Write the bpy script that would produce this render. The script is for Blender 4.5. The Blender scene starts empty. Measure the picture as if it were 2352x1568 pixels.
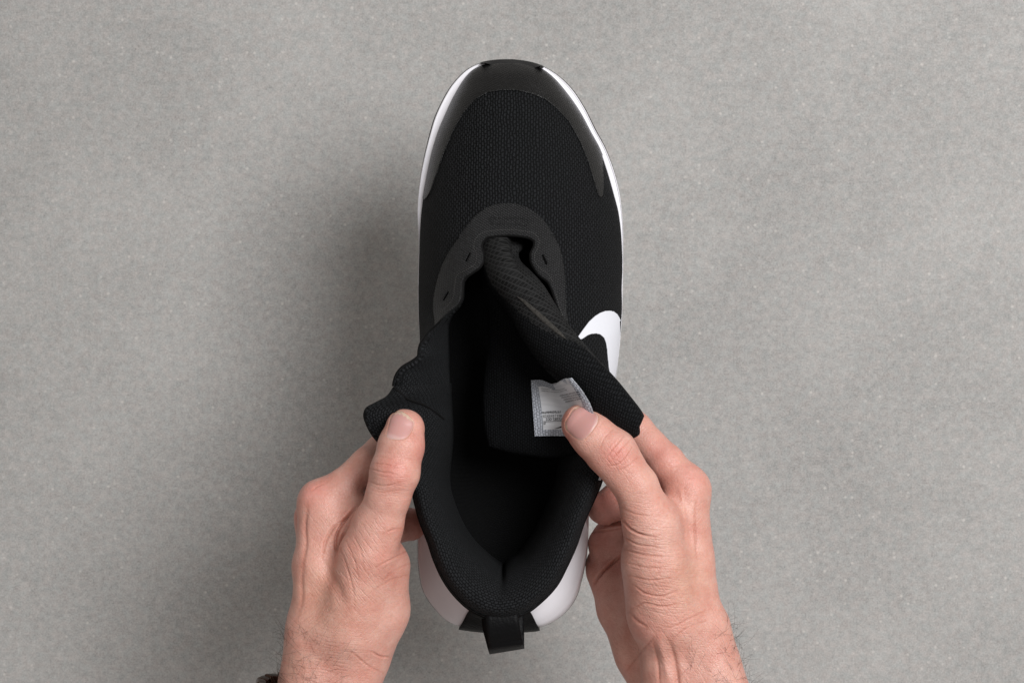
import bpy, bmesh, math, random
import numpy as np
from mathutils import Vector
from mathutils.bvhtree import BVHTree
random.seed(7); rng = np.random.default_rng(7)
scene = bpy.context.scene

# ------------------------------------------------------------------ camera, light, exposure
FLOOR_Z = -0.150                        # the shoe is held up in the air, the floor lies below it
CAM_H, FOCAL_D = 1.0, 4225.0            # camera height (m); focal length in units of a 2352 px wide frame
cam = bpy.data.cameras.new("camera"); cam_ob = bpy.data.objects.new("camera", cam)
scene.collection.objects.link(cam_ob); scene.camera = cam_ob
cam_ob.location = (0, 0, CAM_H); cam.sensor_width = 36.0; cam.lens = FOCAL_D / 2352 * 36.0
cam.clip_start = 0.05; cam.clip_end = 50
cam.dof.use_dof = True; cam.dof.focus_distance = CAM_H - 0.085; cam.dof.aperture_fstop = 22

world = bpy.data.worlds.new("World"); scene.world = world; world.use_nodes = True
bg = world.node_tree.nodes["Background"]
bg.inputs[0].default_value = (1.0, 0.955, 0.915, 1); bg.inputs[1].default_value = 0.36

def area(name, loc, target, size, power, col):
    l = bpy.data.lights.new(name, 'AREA'); l.shape = 'DISK'; l.size = size; l.energy = power; l.color = col
    o = bpy.data.objects.new(name, l); scene.collection.objects.link(o); o.location = loc
    o.rotation_euler = (Vector(target) - Vector(loc)).to_track_quat('-Z', 'Y').to_euler()
    return o
area("softbox_light", (0.80, 0.50, 1.60), (0, 0, 0.0), 0.90, 37.0, (0.985, 0.99, 1.0))
vs = scene.view_settings
vs.view_transform = 'Standard'; vs.look = 'None'; vs.exposure = 0.0; vs.gamma = 1.0; vs.use_curve_mapping = False
scene.cycles.use_denoising = True
scene.cycles.max_bounces = 6

# ------------------------------------------------------------------ helpers
def SC(z): return (CAM_H - z) / FOCAL_D
def P(x, y, z):
    x = np.asarray(x, float); y = np.asarray(y, float); z = np.asarray(z, float)
    s = (CAM_H - z) / FOCAL_D
    return np.stack(np.broadcast_arrays((x - 1176) * s, -(y - 784) * s, z), -1)
def PA(a): a = np.asarray(a, float); return P(a[..., 0], a[..., 1], a[..., 2])
def toD(p):
    s = (CAM_H - p[..., 2]) / FOCAL_D
    return np.stack([p[..., 0] / s + 1176, -p[..., 1] / s + 784], -1)

def pchip(xs, ys):
    xs = np.asarray(xs, float); ys = np.asarray(ys, float)
    h = np.diff(xs); d = np.diff(ys) / h; m = np.zeros_like(ys)
    for i in range(1, len(xs) - 1):
        if d[i-1] * d[i] > 0:
            w1 = 2*h[i] + h[i-1]; w2 = h[i] + 2*h[i-1]
            m[i] = (w1 + w2) / (w1/d[i-1] + w2/d[i])
    m[0] = d[0]; m[-1] = d[-1]
    def f(q):
        q = np.asarray(q, float); i = np.clip(np.searchsorted(xs, q) - 1, 0, len(xs) - 2)
        t = np.clip((q - xs[i]) / h[i], 0, 1)
        return ((2*t**3 - 3*t**2 + 1)*ys[i] + (t**3 - 2*t**2 + t)*h[i]*m[i]
                + (-2*t**3 + 3*t**2)*ys[i+1] + (t**3 - t**2)*h[i]*m[i+1])
    return f
def FY(d): k = sorted(d); return pchip(k, [d[q] for q in k])

def cat(pts, n, closed=False, tq=None, ends=None):
    """resample a polyline with a smooth curve through its points (uniform in chord length)"""
    p = np.asarray(pts, float)
    if closed: p = np.vstack([p[-2:], p, p[:3]])
    t = np.concatenate([[0], np.cumsum(np.maximum(np.linalg.norm(np.diff(p, axis=0), axis=1), 1e-9) ** (1.0))])
    m = np.gradient(p, t, axis=0)
    a, b = (t[2], t[-3]) if closed else (t[0], t[-1])
    q = a + (b - a) * (np.linspace(0, 1, n, endpoint=not closed) if tq is None else np.asarray(tq))
    i = np.clip(np.searchsorted(t, q, side='right') - 1, 0, len(t) - 2)
    h = (t[i+1] - t[i])[:, None]; u = ((q - t[i])[:, None]) / h
    return ((2*u**3-3*u**2+1)*p[i] + (u**3-2*u**2+u)*h*m[i] + (-2*u**3+3*u**2)*p[i+1] + (u**3-u**2)*h*m[i+1])

def across(rails, n, tq=None):
    """rails [R,S,3] -> grid [S,n,3], smooth across the rails (uniform parameter)"""
    R = np.asarray(rails); k = np.arange(len(R)); m = np.gradient(R, axis=0)
    q = np.linspace(0, len(R)-1, n) if tq is None else np.asarray(tq)
    i = np.clip(np.floor(q).astype(int), 0, len(R)-2); u = (q - i)[:, None, None]
    g = ((2*u**3-3*u**2+1)*R[i] + (u**3-2*u**2+u)*m[i] + (-2*u**3+3*u**2)*R[i+1] + (u**3-u**2)*m[i+1])
    return g.transpose(1, 0, 2)

def link(o, parent=None):
    scene.collection.objects.link(o)
    if parent is not None: o.parent = parent
    return o
def mesh_obj(name, verts, faces, mat, parent=None, uv=None, smooth=True, cols=None):
    me = bpy.data.meshes.new(name)
    me.from_pydata([tuple(v) for v in np.asarray(verts, float)], [], [tuple(int(i) for i in f) for f in faces])
    if uv is not None:
        l = me.uv_layers.new(name="UVMap"); idx = np.empty(len(me.loops), int); me.loops.foreach_get("vertex_index", idx)
        l.data.foreach_set("uv", np.asarray(uv, float)[idx].ravel())
    if cols is not None:
        a = me.color_attributes.new("tint", 'FLOAT_COLOR', 'POINT'); c = np.ones((len(me.vertices), 4)); c[:, :3] = cols
        a.data.foreach_set("color", c.ravel())
    if smooth: me.polygons.foreach_set("use_smooth", [True]*len(me.polygons))
    if mat: me.materials.append(mat)
    me.update()
    return link(bpy.data.objects.new(name, me), parent)
def grid_faces(S, V, cs=False, cv=False, flip=False):
    i = np.arange(S if cs else S-1); j = np.arange(V if cv else V-1)
    I, J = np.meshgrid(i, j, indexing='ij'); I2 = (I+1) % S; J2 = (J+1) % V
    f = np.stack([I*V+J, I2*V+J, I2*V+J2, I*V+J2], -1).reshape(-1, 4)
    return f[:, ::-1] if flip else f
def grid_normals(G):
    a = np.gradient(G, axis=0); b = np.gradient(G, axis=1); n = np.cross(a, b)
    return n / np.maximum(np.linalg.norm(n, axis=-1, keepdims=True), 1e-12)
def grid_uv(G):
    du = np.linalg.norm(np.diff(G, axis=0), axis=-1).mean(1); u = np.concatenate([[0], np.cumsum(du)])
    dv = np.linalg.norm(np.diff(G, axis=1), axis=-1); v = np.concatenate([np.zeros((len(G), 1)), np.cumsum(dv, 1)], 1)
    return np.stack([v, np.repeat(u[:, None], G.shape[1], 1)], -1).reshape(-1, 2)
def grid_obj(name, G, mat, parent=None, flip=False, cs=False, cv=False, uv=None):
    return mesh_obj(name, G.reshape(-1, 3), grid_faces(G.shape[0], G.shape[1], cs, cv, flip), mat, parent,
                    grid_uv(G) if uv is None else uv)
def pillow(G, th, ends=(1, 1), p=4.0, sign=1):
    """closed padded sheet: mid-surface +- half thickness, tapering to rounded borders"""
    N = grid_normals(G) * sign; S, V = G.shape[:2]
    v = np.linspace(-1, 1, V); s = np.linspace(-1, 1, S)
    pv = (1 - np.abs(v)**p)**0.5
    ps = np.ones(S); q = 16.0
    if ends[0]: ps = np.where(s < 0, (1 - np.abs(s)**q)**0.5, ps)
    if ends[1]: ps = np.where(s > 0, (1 - np.abs(s)**q)**0.5, ps)
    pr = (ps[:, None]*pv[None, :])[..., None]
    return G + N*th/2*pr, G - N*th/2*pr
def solid(o, th, offset=-1):
    m = o.modifiers.new("thickness", 'SOLIDIFY'); m.thickness = th; m.offset = offset; return o
def tube(pts, r, sides=6, closed=False, taper=None):
    p = np.asarray(pts, float); n = len(p)
    t = np.gradient(p, axis=0) if not closed else np.roll(p, -1, 0) - np.roll(p, 1, 0)
    t /= np.maximum(np.linalg.norm(t, axis=1, keepdims=True), 1e-12)
    ref = np.array([0.13, 0.21, 0.97]); a = np.cross(t, ref); a /= np.maximum(np.linalg.norm(a, axis=1, keepdims=True), 1e-12)
    b = np.cross(t, a); ang = np.linspace(0, 2*np.pi, sides, endpoint=False)
    rr = np.full(n, r) if taper is None else r*np.asarray(taper)
    V = p[:, None] + rr[:, None, None]*(np.cos(ang)[None, :, None]*a[:, None] + np.sin(ang)[None, :, None]*b[:, None])
    return V.reshape(-1, 3), grid_faces(n, sides, cs=closed, cv=True)
class Collect:
    def __init__(s): s.v = []; s.f = []; s.n = 0
    def add(s, v, f):
        v = np.asarray(v); s.v.append(v); s.f += [[i + s.n for i in q] for q in f]; s.n += len(v)
    def build(s, name, mat, parent=None, smooth=True): return mesh_obj(name, np.vstack(s.v), s.f, mat, parent, smooth=smooth)
def in_poly(pts, poly):
    x, y = pts[:, 0], pts[:, 1]; q = np.asarray(poly, float); c = np.zeros(len(pts), bool)
    for (x1, y1), (x2, y2) in zip(q, np.roll(q, -1, 0)):
        m = ((y1 > y) != (y2 > y)); c ^= m & (x < (x2-x1)*(y-y1)/(y2-y1+1e-15) + x1)
    return c
def near_poly(pts, poly, closed=True):
    q = np.asarray(poly, float); best = np.full(len(pts), 1e9); out = pts.copy()
    segs = zip(q, np.roll(q, -1, 0)) if closed else zip(q[:-1], q[1:])
    for a, b in segs:
        ab = b - a; t = np.clip(((pts - a) @ ab) / max(ab @ ab, 1e-12), 0, 1); c = a + t[:, None]*ab
        d = np.linalg.norm(pts - c, axis=1); m = d < best; best[m] = d[m]; out[m] = c[m]
    return out, best
def smooth_poly(pts, n=240): return cat(np.asarray(pts, float), n, closed=True)

def tag(o, label=None, cat_=None, kind=None, group=None):
    if label: o["label"] = label
    if cat_: o["category"] = cat_
    if kind: o["kind"] = kind
    if group: o["group"] = group
    return o

# ------------------------------------------------------------------ materials
def new_mat(name):
    m = bpy.data.materials.new(name); m.use_nodes = True; nt = m.node_tree
    return m, nt, nt.nodes["Principled BSDF"]
def N(nt, typ, **kw):
    n = nt.nodes.new(typ)
    for k, v in kw.items():
        if k.startswith('i_'):
            key = k[2:]; key = int(key) if key.isdigit() else key.replace('_', ' ')
            n.inputs[key].default_value = v
        else: setattr(n, k, v)
    return n
def ramp(nt, src, stops):
    r = N(nt, 'ShaderNodeValToRGB'); nt.links.new(src, r.inputs[0]); e = r.color_ramp.elements
    while len(e) < len(stops): e.new(0.5)
    for el, (p, c) in zip(e, stops): el.position = p; el.color = (*c, 1) if len(c) == 3 else c
    return r.outputs[0]
def mixc(nt, fac, a, b, mode='MIX'):
    m = N(nt, 'ShaderNodeMix', data_type='RGBA', blend_type=mode)
    for sock, v in ((m.inputs[0], fac), (m.inputs[6], a), (m.inputs[7], b)):
        if hasattr(v, 'links'): nt.links.new(v, sock)
        else: sock.default_value = v if not isinstance(v, tuple) else ((*v, 1) if len(v) == 3 else v)
    return m.outputs[2]
def math_(nt, op, a, b=None, c=None):
    m = N(nt, 'ShaderNodeMath', operation=op)
    for k, v in enumerate((a, b, c)):
        if v is None: continue
        if hasattr(v, 'links'): nt.links.new(v, m.inputs[k])
        else: m.inputs[k].default_value = v
    return m.outputs[0]
def bump(nt, bsdf, h, strength, dist, prev=None):
    b = N(nt, 'ShaderNodeBump'); b.inputs['Strength'].default_value = strength; b.inputs['Distance'].default_value = dist
    nt.links.new(h, b.inputs['Height'])
    if prev is not None: nt.links.new(prev, b.inputs['Normal'])
    nt.links.new(b.outputs[0], bsdf.inputs['Normal']); return b.outputs[0]
def coords(nt, out='Object', scale=(1, 1, 1), rot=(0, 0, 0)):
    c = N(nt, 'ShaderNodeTexCoord'); mp = N(nt, 'ShaderNodeMapping'); mp.inputs['Scale'].default_value = scale
    mp.inputs['Rotation'].default_value = rot
    nt.links.new(c.outputs[out], mp.inputs[0]); return mp.outputs[0]
def tex_noise(nt, vec, scale, detail=3, rough=0.55):
    n = N(nt, 'ShaderNodeTexNoise', i_Scale=scale, i_Detail=detail, i_Roughness=rough); nt.links.new(vec, n.inputs['Vector']); return n.outputs[0]

def knit(name, lo, hi, cw=0.0021, ch=0.0014, rough=0.75, sheen=0.10, bstr=0.8, rot=1.5708, dist=0.0005, spec=0.12, mort=0.22, wobble=0.9):
    m, nt, b = new_mat(name)
    uv = coords(nt, 'UV', (1/cw, 1/cw, 1), (0, 0, rot))
    wob = N(nt, 'ShaderNodeTexNoise', i_Scale=0.7, i_Detail=3); nt.links.new(uv, wob.inputs['Vector'])
    add = N(nt, 'ShaderNodeVectorMath', operation='MULTIPLY_ADD'); nt.links.new(wob.outputs[1], add.inputs[0])
    add.inputs[1].default_value = (wobble, wobble, 0); nt.links.new(uv, add.inputs[2])
    br = N(nt, 'ShaderNodeTexBrick', offset=0.5); nt.links.new(add.outputs[0], br.inputs['Vector'])
    br.inputs['Color1'].default_value = (1, 1, 1, 1); br.inputs['Color2'].default_value = (.62, .62, .62, 1)
    br.inputs['Mortar'].default_value = (0, 0, 0, 1); br.inputs['Scale'].default_value = 1.0
    br.inputs['Mortar Size'].default_value = mort; br.inputs['Mortar Smooth'].default_value = 1.0
    br.inputs['Brick Width'].default_value = 1.0; br.inputs['Row Height'].default_value = ch/cw
    fine = tex_noise(nt, coords(nt, 'UV', (2600, 2600, 1)), 1.0, 2, .7)
    h = math_(nt, 'MULTIPLY', br.outputs[0], math_(nt, 'MULTIPLY_ADD', fine, 1.7, -0.05))
    col = mixc(nt, h, lo, hi)
    nt.links.new(col, b.inputs['Base Color']); b.inputs['Roughness'].default_value = rough
    b.inputs['Specular IOR Level'].default_value = spec
    b.inputs['Sheen Weight'].default_value = sheen; b.inputs['Sheen Roughness'].default_value = 0.5
    bump(nt, b, h, bstr, dist); return m
def plain(name, col, rough=0.5, spec=0.5, grain=0.0, gscale=900, gdist=0.0003, metal=0.0, var=0.12, vscale=60):
    m, nt, b = new_mat(name); v = coords(nt, 'Object')
    n = tex_noise(nt, v, vscale, 4)
    c0 = tuple(x*(1-var) for x in col); c1 = tuple(min(1, x*(1+var)) for x in col)
    nt.links.new(ramp(nt, n, [(0.3, c0), (0.7, c1)]), b.inputs['Base Color'])
    b.inputs['Roughness'].default_value = rough; b.inputs['Specular IOR Level'].default_value = spec; b.inputs['Metallic'].default_value = metal
    if grain: bump(nt, b, tex_noise(nt, v, gscale, 3, .7), grain, gdist)
    return m

M = {}
M['mesh_upper'] = knit('black_engineered_mesh', (.0003, .0004, .0005), (.0270, .0285, .0310), 0.0025, 0.0015, sheen=0, spec=.12, bstr=1.0, mort=.28, dist=.0006)
M['collar'] = knit('black_collar_knit', (.0004, .0005, .0007), (.0300, .0318, .0345), 0.0019, 0.0014, sheen=0.01, spec=.10, bstr=1.0, dist=.0006)
M['tongue_knit'] = knit('black_tongue_knit', (.0005, .0006, .0007), (.0150, .0160, .0175), 0.0013, 0.0010, sheen=0, spec=.08)
M['lining'] = knit('black_lining', (.0006, .0007, .0008), (.0085, .0092, .0105), 0.0016, 0.0012, sheen=0.0, spec=.08)
M['spacer'] = knit('black_spacer_mesh', (.025, .025, .025), (.0006, .0006, .0006), 0.0016, 0.0015, sheen=0.0, mort=0.19, rot=0.62, bstr=0.6, wobble=.2, spec=.1)
M['film'] = knit('charcoal_woven_film', (.0020, .0020, .0022), (.0330, .0330, .0340), 0.0013, 0.0011, rough=0.42, sheen=0.0, bstr=1.0, rot=0.6, dist=0.0004, spec=.25)
M['guard'] = knit('dark_toe_film', (.0006, .0006, .0006), (.0100, .0098, .0098), 0.0014, 0.0009, rough=0.30, sheen=0.0, bstr=0.6, rot=0.4, dist=0.0003, spec=.30)
M['foam'] = plain('white_midsole_foam', (.80, .785, .82), .55, .35, .12, 1500, .0002, var=.02)
M['logo'] = plain('white_logo_film', (.70, .705, .75), .55, .25, .05, 2500, .0001, var=.01)
M['rubber'] = plain('black_rubber', (.007, .007, .0075), .5, .35, .5, 700, .0006)
M['leather'] = plain('black_heel_patch', (.0026, .0026, .0030), .48, .12, .6, 700, .0006)
M['tape'] = plain('black_edge_tape', (.005, .0048, .0048), .8, .12, .5, 1800, .0004)
M['fleece'] = plain('grey_fleece_edge', (.045, .042, .038), .9, .1, .6, 1600, .0008, var=.4, vscale=900)
M['thread'] = plain('black_thread', (.006, .006, .006), .6, .3)
M['thread_grey'] = plain('grey_thread', (.085, .082, .078), .6, .3)
M['hole_shade'] = plain('black_hole_shade', (.002, .002, .002), .9, .05)  # near-black colour standing in for the shade inside the lace slots
M['insole'] = knit('black_insole', (.0012, .0012, .0013), (.007, .0073, .0078), .0016, .0012, sheen=.02)
M['ink'] = plain('black_ink', (.012, .012, .015), .6, .3)

def floor_mat():
    m, nt, b = new_mat('grey_mineral_floor'); v = coords(nt, 'Object')
    big = tex_noise(nt, v, 9, 4, .6); mid = tex_noise(nt, v, 330, 3, .6); fine = tex_noise(nt, v, 1000, 2, .7)
    hue = tex_noise(nt, v, 160, 3, .7)
    base = mixc(nt, ramp(nt, hue, [(.36, (0, 0, 0)), (.64, (1, 1, 1))]), (.368, .347, .331), (.340, .340, .329))
    g = math_(nt, 'ADD', math_(nt, 'MULTIPLY', big, .30), math_(nt, 'ADD', math_(nt, 'MULTIPLY', mid, .42), math_(nt, 'MULTIPLY', fine, .70)))
    k = ramp(nt, g, [(.42, (.57, .57, .57)), (1.0, (1.43, 1.43, 1.43))])
    base = mixc(nt, 1.0, base, k, 'MULTIPLY')
    vo = N(nt, 'ShaderNodeTexVoronoi', i_Scale=230.0); nt.links.new(v, vo.inputs['Vector'])
    spot = ramp(nt, vo.outputs['Distance'], [(.14, (1, 1, 1)), (.26, (0, 0, 0))])
    pick = ramp(nt, N_sep(nt, vo.outputs['Color']), [(.72, (0, 0, 0)), (.95, (1, 1, 1))])
    sp = mixc(nt, 1.0, spot, pick, 'MULTIPLY')
    base = mixc(nt, math_(nt, 'MULTIPLY', sp, .72), base, (.53, .505, .475))
    nt.links.new(base, b.inputs['Base Color']); b.inputs['Roughness'].default_value = .72
    b.inputs['Specular IOR Level'].default_value = .25
    bump(nt, b, fine, .12, .0004); return m
def N_sep(nt, col):
    s = N(nt, 'ShaderNodeSeparateColor'); nt.links.new(col, s.inputs[0]); return s.outputs[0]
M['floor'] = floor_mat()

def skin_mat(name):
    m, nt, b = new_mat(name); v = coords(nt, 'Object')
    at = N(nt, 'ShaderNodeAttribute', attribute_name='tint')
    blotch = tex_noise(nt, v, 95, 4, .6); fine = tex_noise(nt, v, 700, 3, .7)
    k = ramp(nt, blotch, [(.30, (1.08, 1.12, 1.12)), (.70, (.95, .80, .77))])
    c = mixc(nt, 1.0, at.outputs[0], k, 'MULTIPLY')
    k2 = ramp(nt, fine, [(.25, (.90, .87, .86)), (.75, (1.08, 1.09, 1.10))])
    c = mixc(nt, .8, c, k2, 'MULTIPLY')
    nt.links.new(c, b.inputs['Base Color'])
    b.inputs['Roughness'].default_value = .43; b.inputs['Specular IOR Level'].default_value = .5
    b.inputs['Subsurface Weight'].default_value = .22; b.inputs['Subsurface Radius'].default_value = (1.0, .34, .18)
    b.inputs['Subsurface Scale'].default_value = .0035
    # crossing furrows: two stretched noises plus small cells
    vo = N(nt, 'ShaderNodeTexVoronoi', feature='DISTANCE_TO_EDGE', i_Scale=780.0); nt.links.new(v, vo.inputs['Vector'])
    cell = ramp(nt, vo.outputs['Distance'], [(0, (0, 0, 0)), (.16, (1, 1, 1))])
    wr = N(nt, 'ShaderNodeAttribute', attribute_name='furrow'); sep = N(nt, 'ShaderNodeSeparateColor'); nt.links.new(wr.outputs[0], sep.inputs[0])
    h = math_(nt, 'MULTIPLY', cell, .30)
    for k, ang in enumerate((0.12, -0.75, 0.95)):
        a_ = tex_noise(nt, coords(nt, 'Object', (170, 1150, 170), (0, 0, 0)) if 0 else rotc(nt, ang, (150, 1000, 150)), 1.0, 2, .55)
        a_ = ramp(nt, a_, [(.30, (0, 0, 0)), (.52, (1, 1, 1))])
        h = math_(nt, 'ADD', h, math_(nt, 'MULTIPLY', a_, sep.outputs[k]))
    bump(nt, b, h, .55, .00042); return m
def rotc(nt, ang, sc):
    c = N(nt, 'ShaderNodeTexCoord'); r = N(nt, 'ShaderNodeVectorRotate', rotation_type='Z_AXIS'); r.inputs['Angle'].default_value = ang
    nt.links.new(c.outputs['Object'], r.inputs['Vector']); m = N(nt, 'ShaderNodeMapping'); m.inputs['Scale'].default_value = sc
    nt.links.new(r.outputs[0], m.inputs[0]); return m.outputs[0]
M['skin'] = skin_mat('skin')
def nail_mat():
    m, nt, b = new_mat('nail'); at = N(nt, 'ShaderNodeAttribute', attribute_name='tint')
    nt.links.new(at.outputs[0], b.inputs['Base Color']); b.inputs['Roughness'].default_value = .46
    b.inputs['Specular IOR Level'].default_value = .5
    b.inputs['Subsurface Weight'].default_value = .1; b.inputs['Subsurface Scale'].default_value = .002
    bump(nt, b, tex_noise(nt, coords(nt, 'Object', (1200, 1200, 600)), 1.0, 2), .08, .0002); return m
M['nail'] = nail_mat()
M['hair'] = plain('dark_brown_hair', (.030, .018, .011), .5, .4)
M['link'] = plain('dark_bronze_metal', (.070, .038, .026), .22, .6, metal=.85, var=.3, vscale=300)
def label_mat():
    m, nt, b = new_mat('white_satin_label'); v = coords(nt, 'UV', (1, 1, 1))
    n = tex_noise(nt, coords(nt, 'UV', (60, 700, 1)), 1.0, 2)
    nt.links.new(ramp(nt, n, [(.3, (.60, .61, .64)), (.7, (.74, .75, .78))]), b.inputs['Base Color'])
    b.inputs['Roughness'].default_value = .38; b.inputs['Specular IOR Level'].default_value = .6
    bump(nt, b, n, .2, .0002); return m
M['label'] = label_mat()
M['label_edge'] = knit('grey_welded_edge', (.20, .22, .26), (.66, .69, .76), .0016, .0010, rough=.32, sheen=0, bstr=.9, dist=.0004, spec=.7, mort=.14)

# ------------------------------------------------------------------ floor
G = np.stack(np.meshgrid(np.linspace(-3, 3, 9), np.linspace(-3, 3, 9), indexing='ij') + [np.full((9, 9), FLOOR_Z)], -1)
fl = grid_obj('floor', G, M['floor']); tag(fl, 'speckled grey mineral floor surface under the shoe', None, 'structure')

# ------------------------------------------------------------------ shoe
shoe = bpy.data.objects.new('running_shoe', None); link(shoe)
shoe.empty_display_size = .05
tag(shoe, 'black mesh running shoe with white midsole, opened up by two hands', 'shoe')

OUT = [(1177,138),(1214,143),(1244,152),(1274,169),(1312,204),(1342,249),(1367,299),(1389,339),(1407,384),(1422,439),(1429,494),(1431.5,540),
       (1431,590),(1428,650),(1420,720),(1410,800),(1400,880),(1392,950),(1382,1020),(1370,1090),(1360,1140),(1354,1172),(1352,1213),(1347,1276),
       (1336,1329),(1322,1372),(1300,1403),(1267,1428),(1243,1438),(1204,1443),(1156,1445),(1116,1444),(1078,1440),(1047,1434),(1025,1422),(998,1395),
       (973,1356),(963,1312),(960,1249),(961,1194),(963,1140),(964,1080),(966,1000),(968,900),(966,800),(962,720),(961,640),(962,580),(960,520),(959,494),
       (965,414),(977,352),(988,309),(999,272),(1012,242),(1045,188),(1077,158),(1102,146),(1140,139)]
XL = FY({148:1125,150:1115,159:1092,177:1072,212:1049,257:1027,299:1009,347:994,402:982,439:975,484:968,546:964,589:963,664:961,726:962,765:964,800:966,900:970,1000:972,1125:975})
XR = FY({148:1206,152:1222,157:1238,174:1264,212:1299,259:1332,309:1359,342:1377,384:1392,442:1409,494:1422,551:1428,614:1430,664:1428.5,701:1429,739:1427,789:1423,831:1419,873:1413,950:1401,1050:1386,1106:1374})
ZB = FY({148:.030,220:.027,400:.025,600:.027,800:.034,1000:.040,1125:.044})
ZC = FY({148:.035,156:.038,170:.0425,190:.047,220:.0525,300:.060,400:.067,480:.073,560:.079,650:.085,760:.090,1125:.092})
CX = FY({148:1170,300:1178,539:1167,1125:1167})
EL = FY({539:1167,541:1140,544:1121,550:1112,557:1107,566:1105,576:1107,586:1109.5,598:1109,608:1105,616:1098,625:1085,634:1072,641:1065,650:1061.5,665:1061,680:1060,
         690:1057,700:1051,710:1040,718:1031,729:1021,745:1006,766:984,781:974,790:967,805:963,817:962,824:956,831:946,840:930,846:922,861:911,876:906,888:904,898:899,
         909:889,917:877,924:862,930:851,936:842,951:835,963:837,975:841,1002:856,1020:871,1050:893,1080:914,1105:932,1125:947})
ER = FY({539:1167,541:1195,545:1214,550:1224,556:1228,563:1228,570:1226,578:1222,586:1219.5,597:1220,609:1224,619:1230,629:1237,638:1248,646:1258,660:1266,680:1273,714:1284,
         736:1296,749:1302,775:1316,800:1330,840:1350,880:1370,950:1388,1000:1394,1050:1392,1106:1380})
ZEL = FY({690:.0835,766:.087,830:.090,900:.092,951:.092,1020:.090,1125:.086})
ZER = FY({690:.084,749:.088,880:.090,1000:.090,1106:.087})
def sstep(x, a, b): t = np.clip((x-a)/(b-a), 0, 1); return t*t*(3-2*t)
NW, MZ = 2.5, 1.5
def side(y, sgn, V):
    """section of the upper at station y (image units): bottom -> top edge, returned as (x, y, z) rows"""
    y = np.asarray(y, float)[:, None]; v = np.linspace(0, 1, V)[None, :]
    xb = XL(y) if sgn < 0 else XR(y); xc = CX(y); w = np.abs(xc - xb); zb, zc = ZB(y), ZC(y)
    xe = np.where(y < 539, xc, EL(np.maximum(y, 539)) if sgn < 0 else ER(np.maximum(y, 539)))
    u = np.clip((xe - xc)*sgn / w, 0, 0.97)
    th1 = np.arccos(np.clip(u, 0, 1)**(NW/2)); th = th1*v
    x1 = xc + sgn*w*np.cos(th)**(2/NW); z1 = zb + (zc-zb)*np.sin(th)**(2/MZ)
    ze = (ZEL if sgn < 0 else ZER)(y)
    zem = np.maximum(ze, .05); cxx = xb + sgn*3; cz = zb + .62*(zem-zb)
    x2 = (1-v)**2*xb + 2*v*(1-v)*cxx + v*v*xe; z2 = (1-v)**2*zb + 2*v*(1-v)*cz + v*v*zem
    k = sstep(y, 680, 775)
    return np.stack(np.broadcast_arrays(x1*(1-k)+x2*k, y, z1*(1-k)+z2*k), -1)
HEEL_E = [(947,1125),(954,1153),(965,1194),(984,1243),(998,1285),(1023,1337),(1056,1378),(1078,1397),(1111,1414),(1135,1419),(1177,1417),(1204,1408),(1245,1378),
          (1278,1342),(1300,1301),(1322,1252),(1342,1194),(1358,1158),(1380,1106)]
def ystations(y0, y1, step):
    a = np.arange(148, 160, 2.0); b = np.arange(160, 534, step); c = np.arange(534, 548, .5); d = np.arange(548, y1, step)
    q = np.concatenate([a, b, c, d, [y1]]); return q[(q >= y0) & (q <= y1)]
def heel_sections(n, V):
    e = cat([(x, y, .086 + .003*math.sin(math.pi*i/18)) for i, (x, y) in enumerate(HEEL_E)], n)
    c = np.array([1158., 1190.]); t = np.linspace(0, 1, n)
    b = e.copy(); d = c - e[:, :2]; L = np.linalg.norm(d, axis=1, keepdims=True)
    inset = np.interp(t, [0, .06, .2, .5, .8, .95, 1], [26, 16, 7, 5, 6, 5, 6])
    b[:, :2] += d/L*inset[:, None]; b[:, 2] = np.interp(t, [0, .3, .5, .7, 1], [.044, .052, .056, .052, .044])
    b[0, :2] = (975, 1125); b[-1, :2] = (1374, 1106)
    v = np.linspace(0, 1, V)[None, :, None]; m = (b+e)/2; m[:, :2] = b[:, :2]*.75 + e[:, :2]*.25
    return (1-v)**2*b[:, None] + 2*v*(1-v)*m[:, None] + v*v*e[:, None]
def upper_grid(step, V, nh):
    L = side(ystations(148, 1125, step), -1, V); R = side(ystations(148, 1106, step), 1, V)[::-1]
    Hh = heel_sections(nh, V)[1:-1]
    return np.concatenate([L, Hh, R], 0), len(L), len(Hh)
UD, nL, nH = upper_grid(4, 40, 120)
U = PA(UD)
def upper_uv(D, W):
    arc = np.concatenate([np.zeros((len(W), 1)), np.cumsum(np.linalg.norm(np.diff(W, axis=1), axis=-1), 1)], 1)
    arc = arc - arc[:, -1:]
    s = np.concatenate([[0], np.cumsum(np.linalg.norm(np.diff(W[:, 5], axis=0), axis=-1))])
    return arc, s
arc, sarc = upper_uv(UD, U)
uv = np.zeros((*U.shape[:2], 2))
uv[:nL, :, 0] = arc[:nL] + U[:nL, -1:, 0]*1.0; uv[:nL, :, 1] = U[:nL, :, 1]
uv[nL+nH:, :, 0] = -arc[nL+nH:] + U[nL+nH:, -1:, 0]; uv[nL+nH:, :, 1] = U[nL+nH:, :, 1]
uv[nL:nL+nH, :, 0] = arc[nL:nL+nH] + .02; uv[nL:nL+nH, :, 1] = (sarc[nL:nL+nH] - sarc[nL])[:, None]
upper = grid_obj('upper', U, M['mesh_upper'], shoe, uv=uv.reshape(-1, 2))
bm = bmesh.new(); bm.from_mesh(upper.data); bmesh.ops.remove_doubles(bm, verts=bm.verts, dist=1e-5)
bmesh.ops.recalc_face_normals(bm, faces=bm.faces)
if sum(f.normal.z*f.calc_area() for f in bm.faces) < 0: bmesh.ops.reverse_faces(bm, faces=bm.faces)
bm.to_mesh(upper.data); bm.free()
solid(upper, .0022, -1)
tag(upper, 'black engineered mesh upper with open throat')

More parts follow.
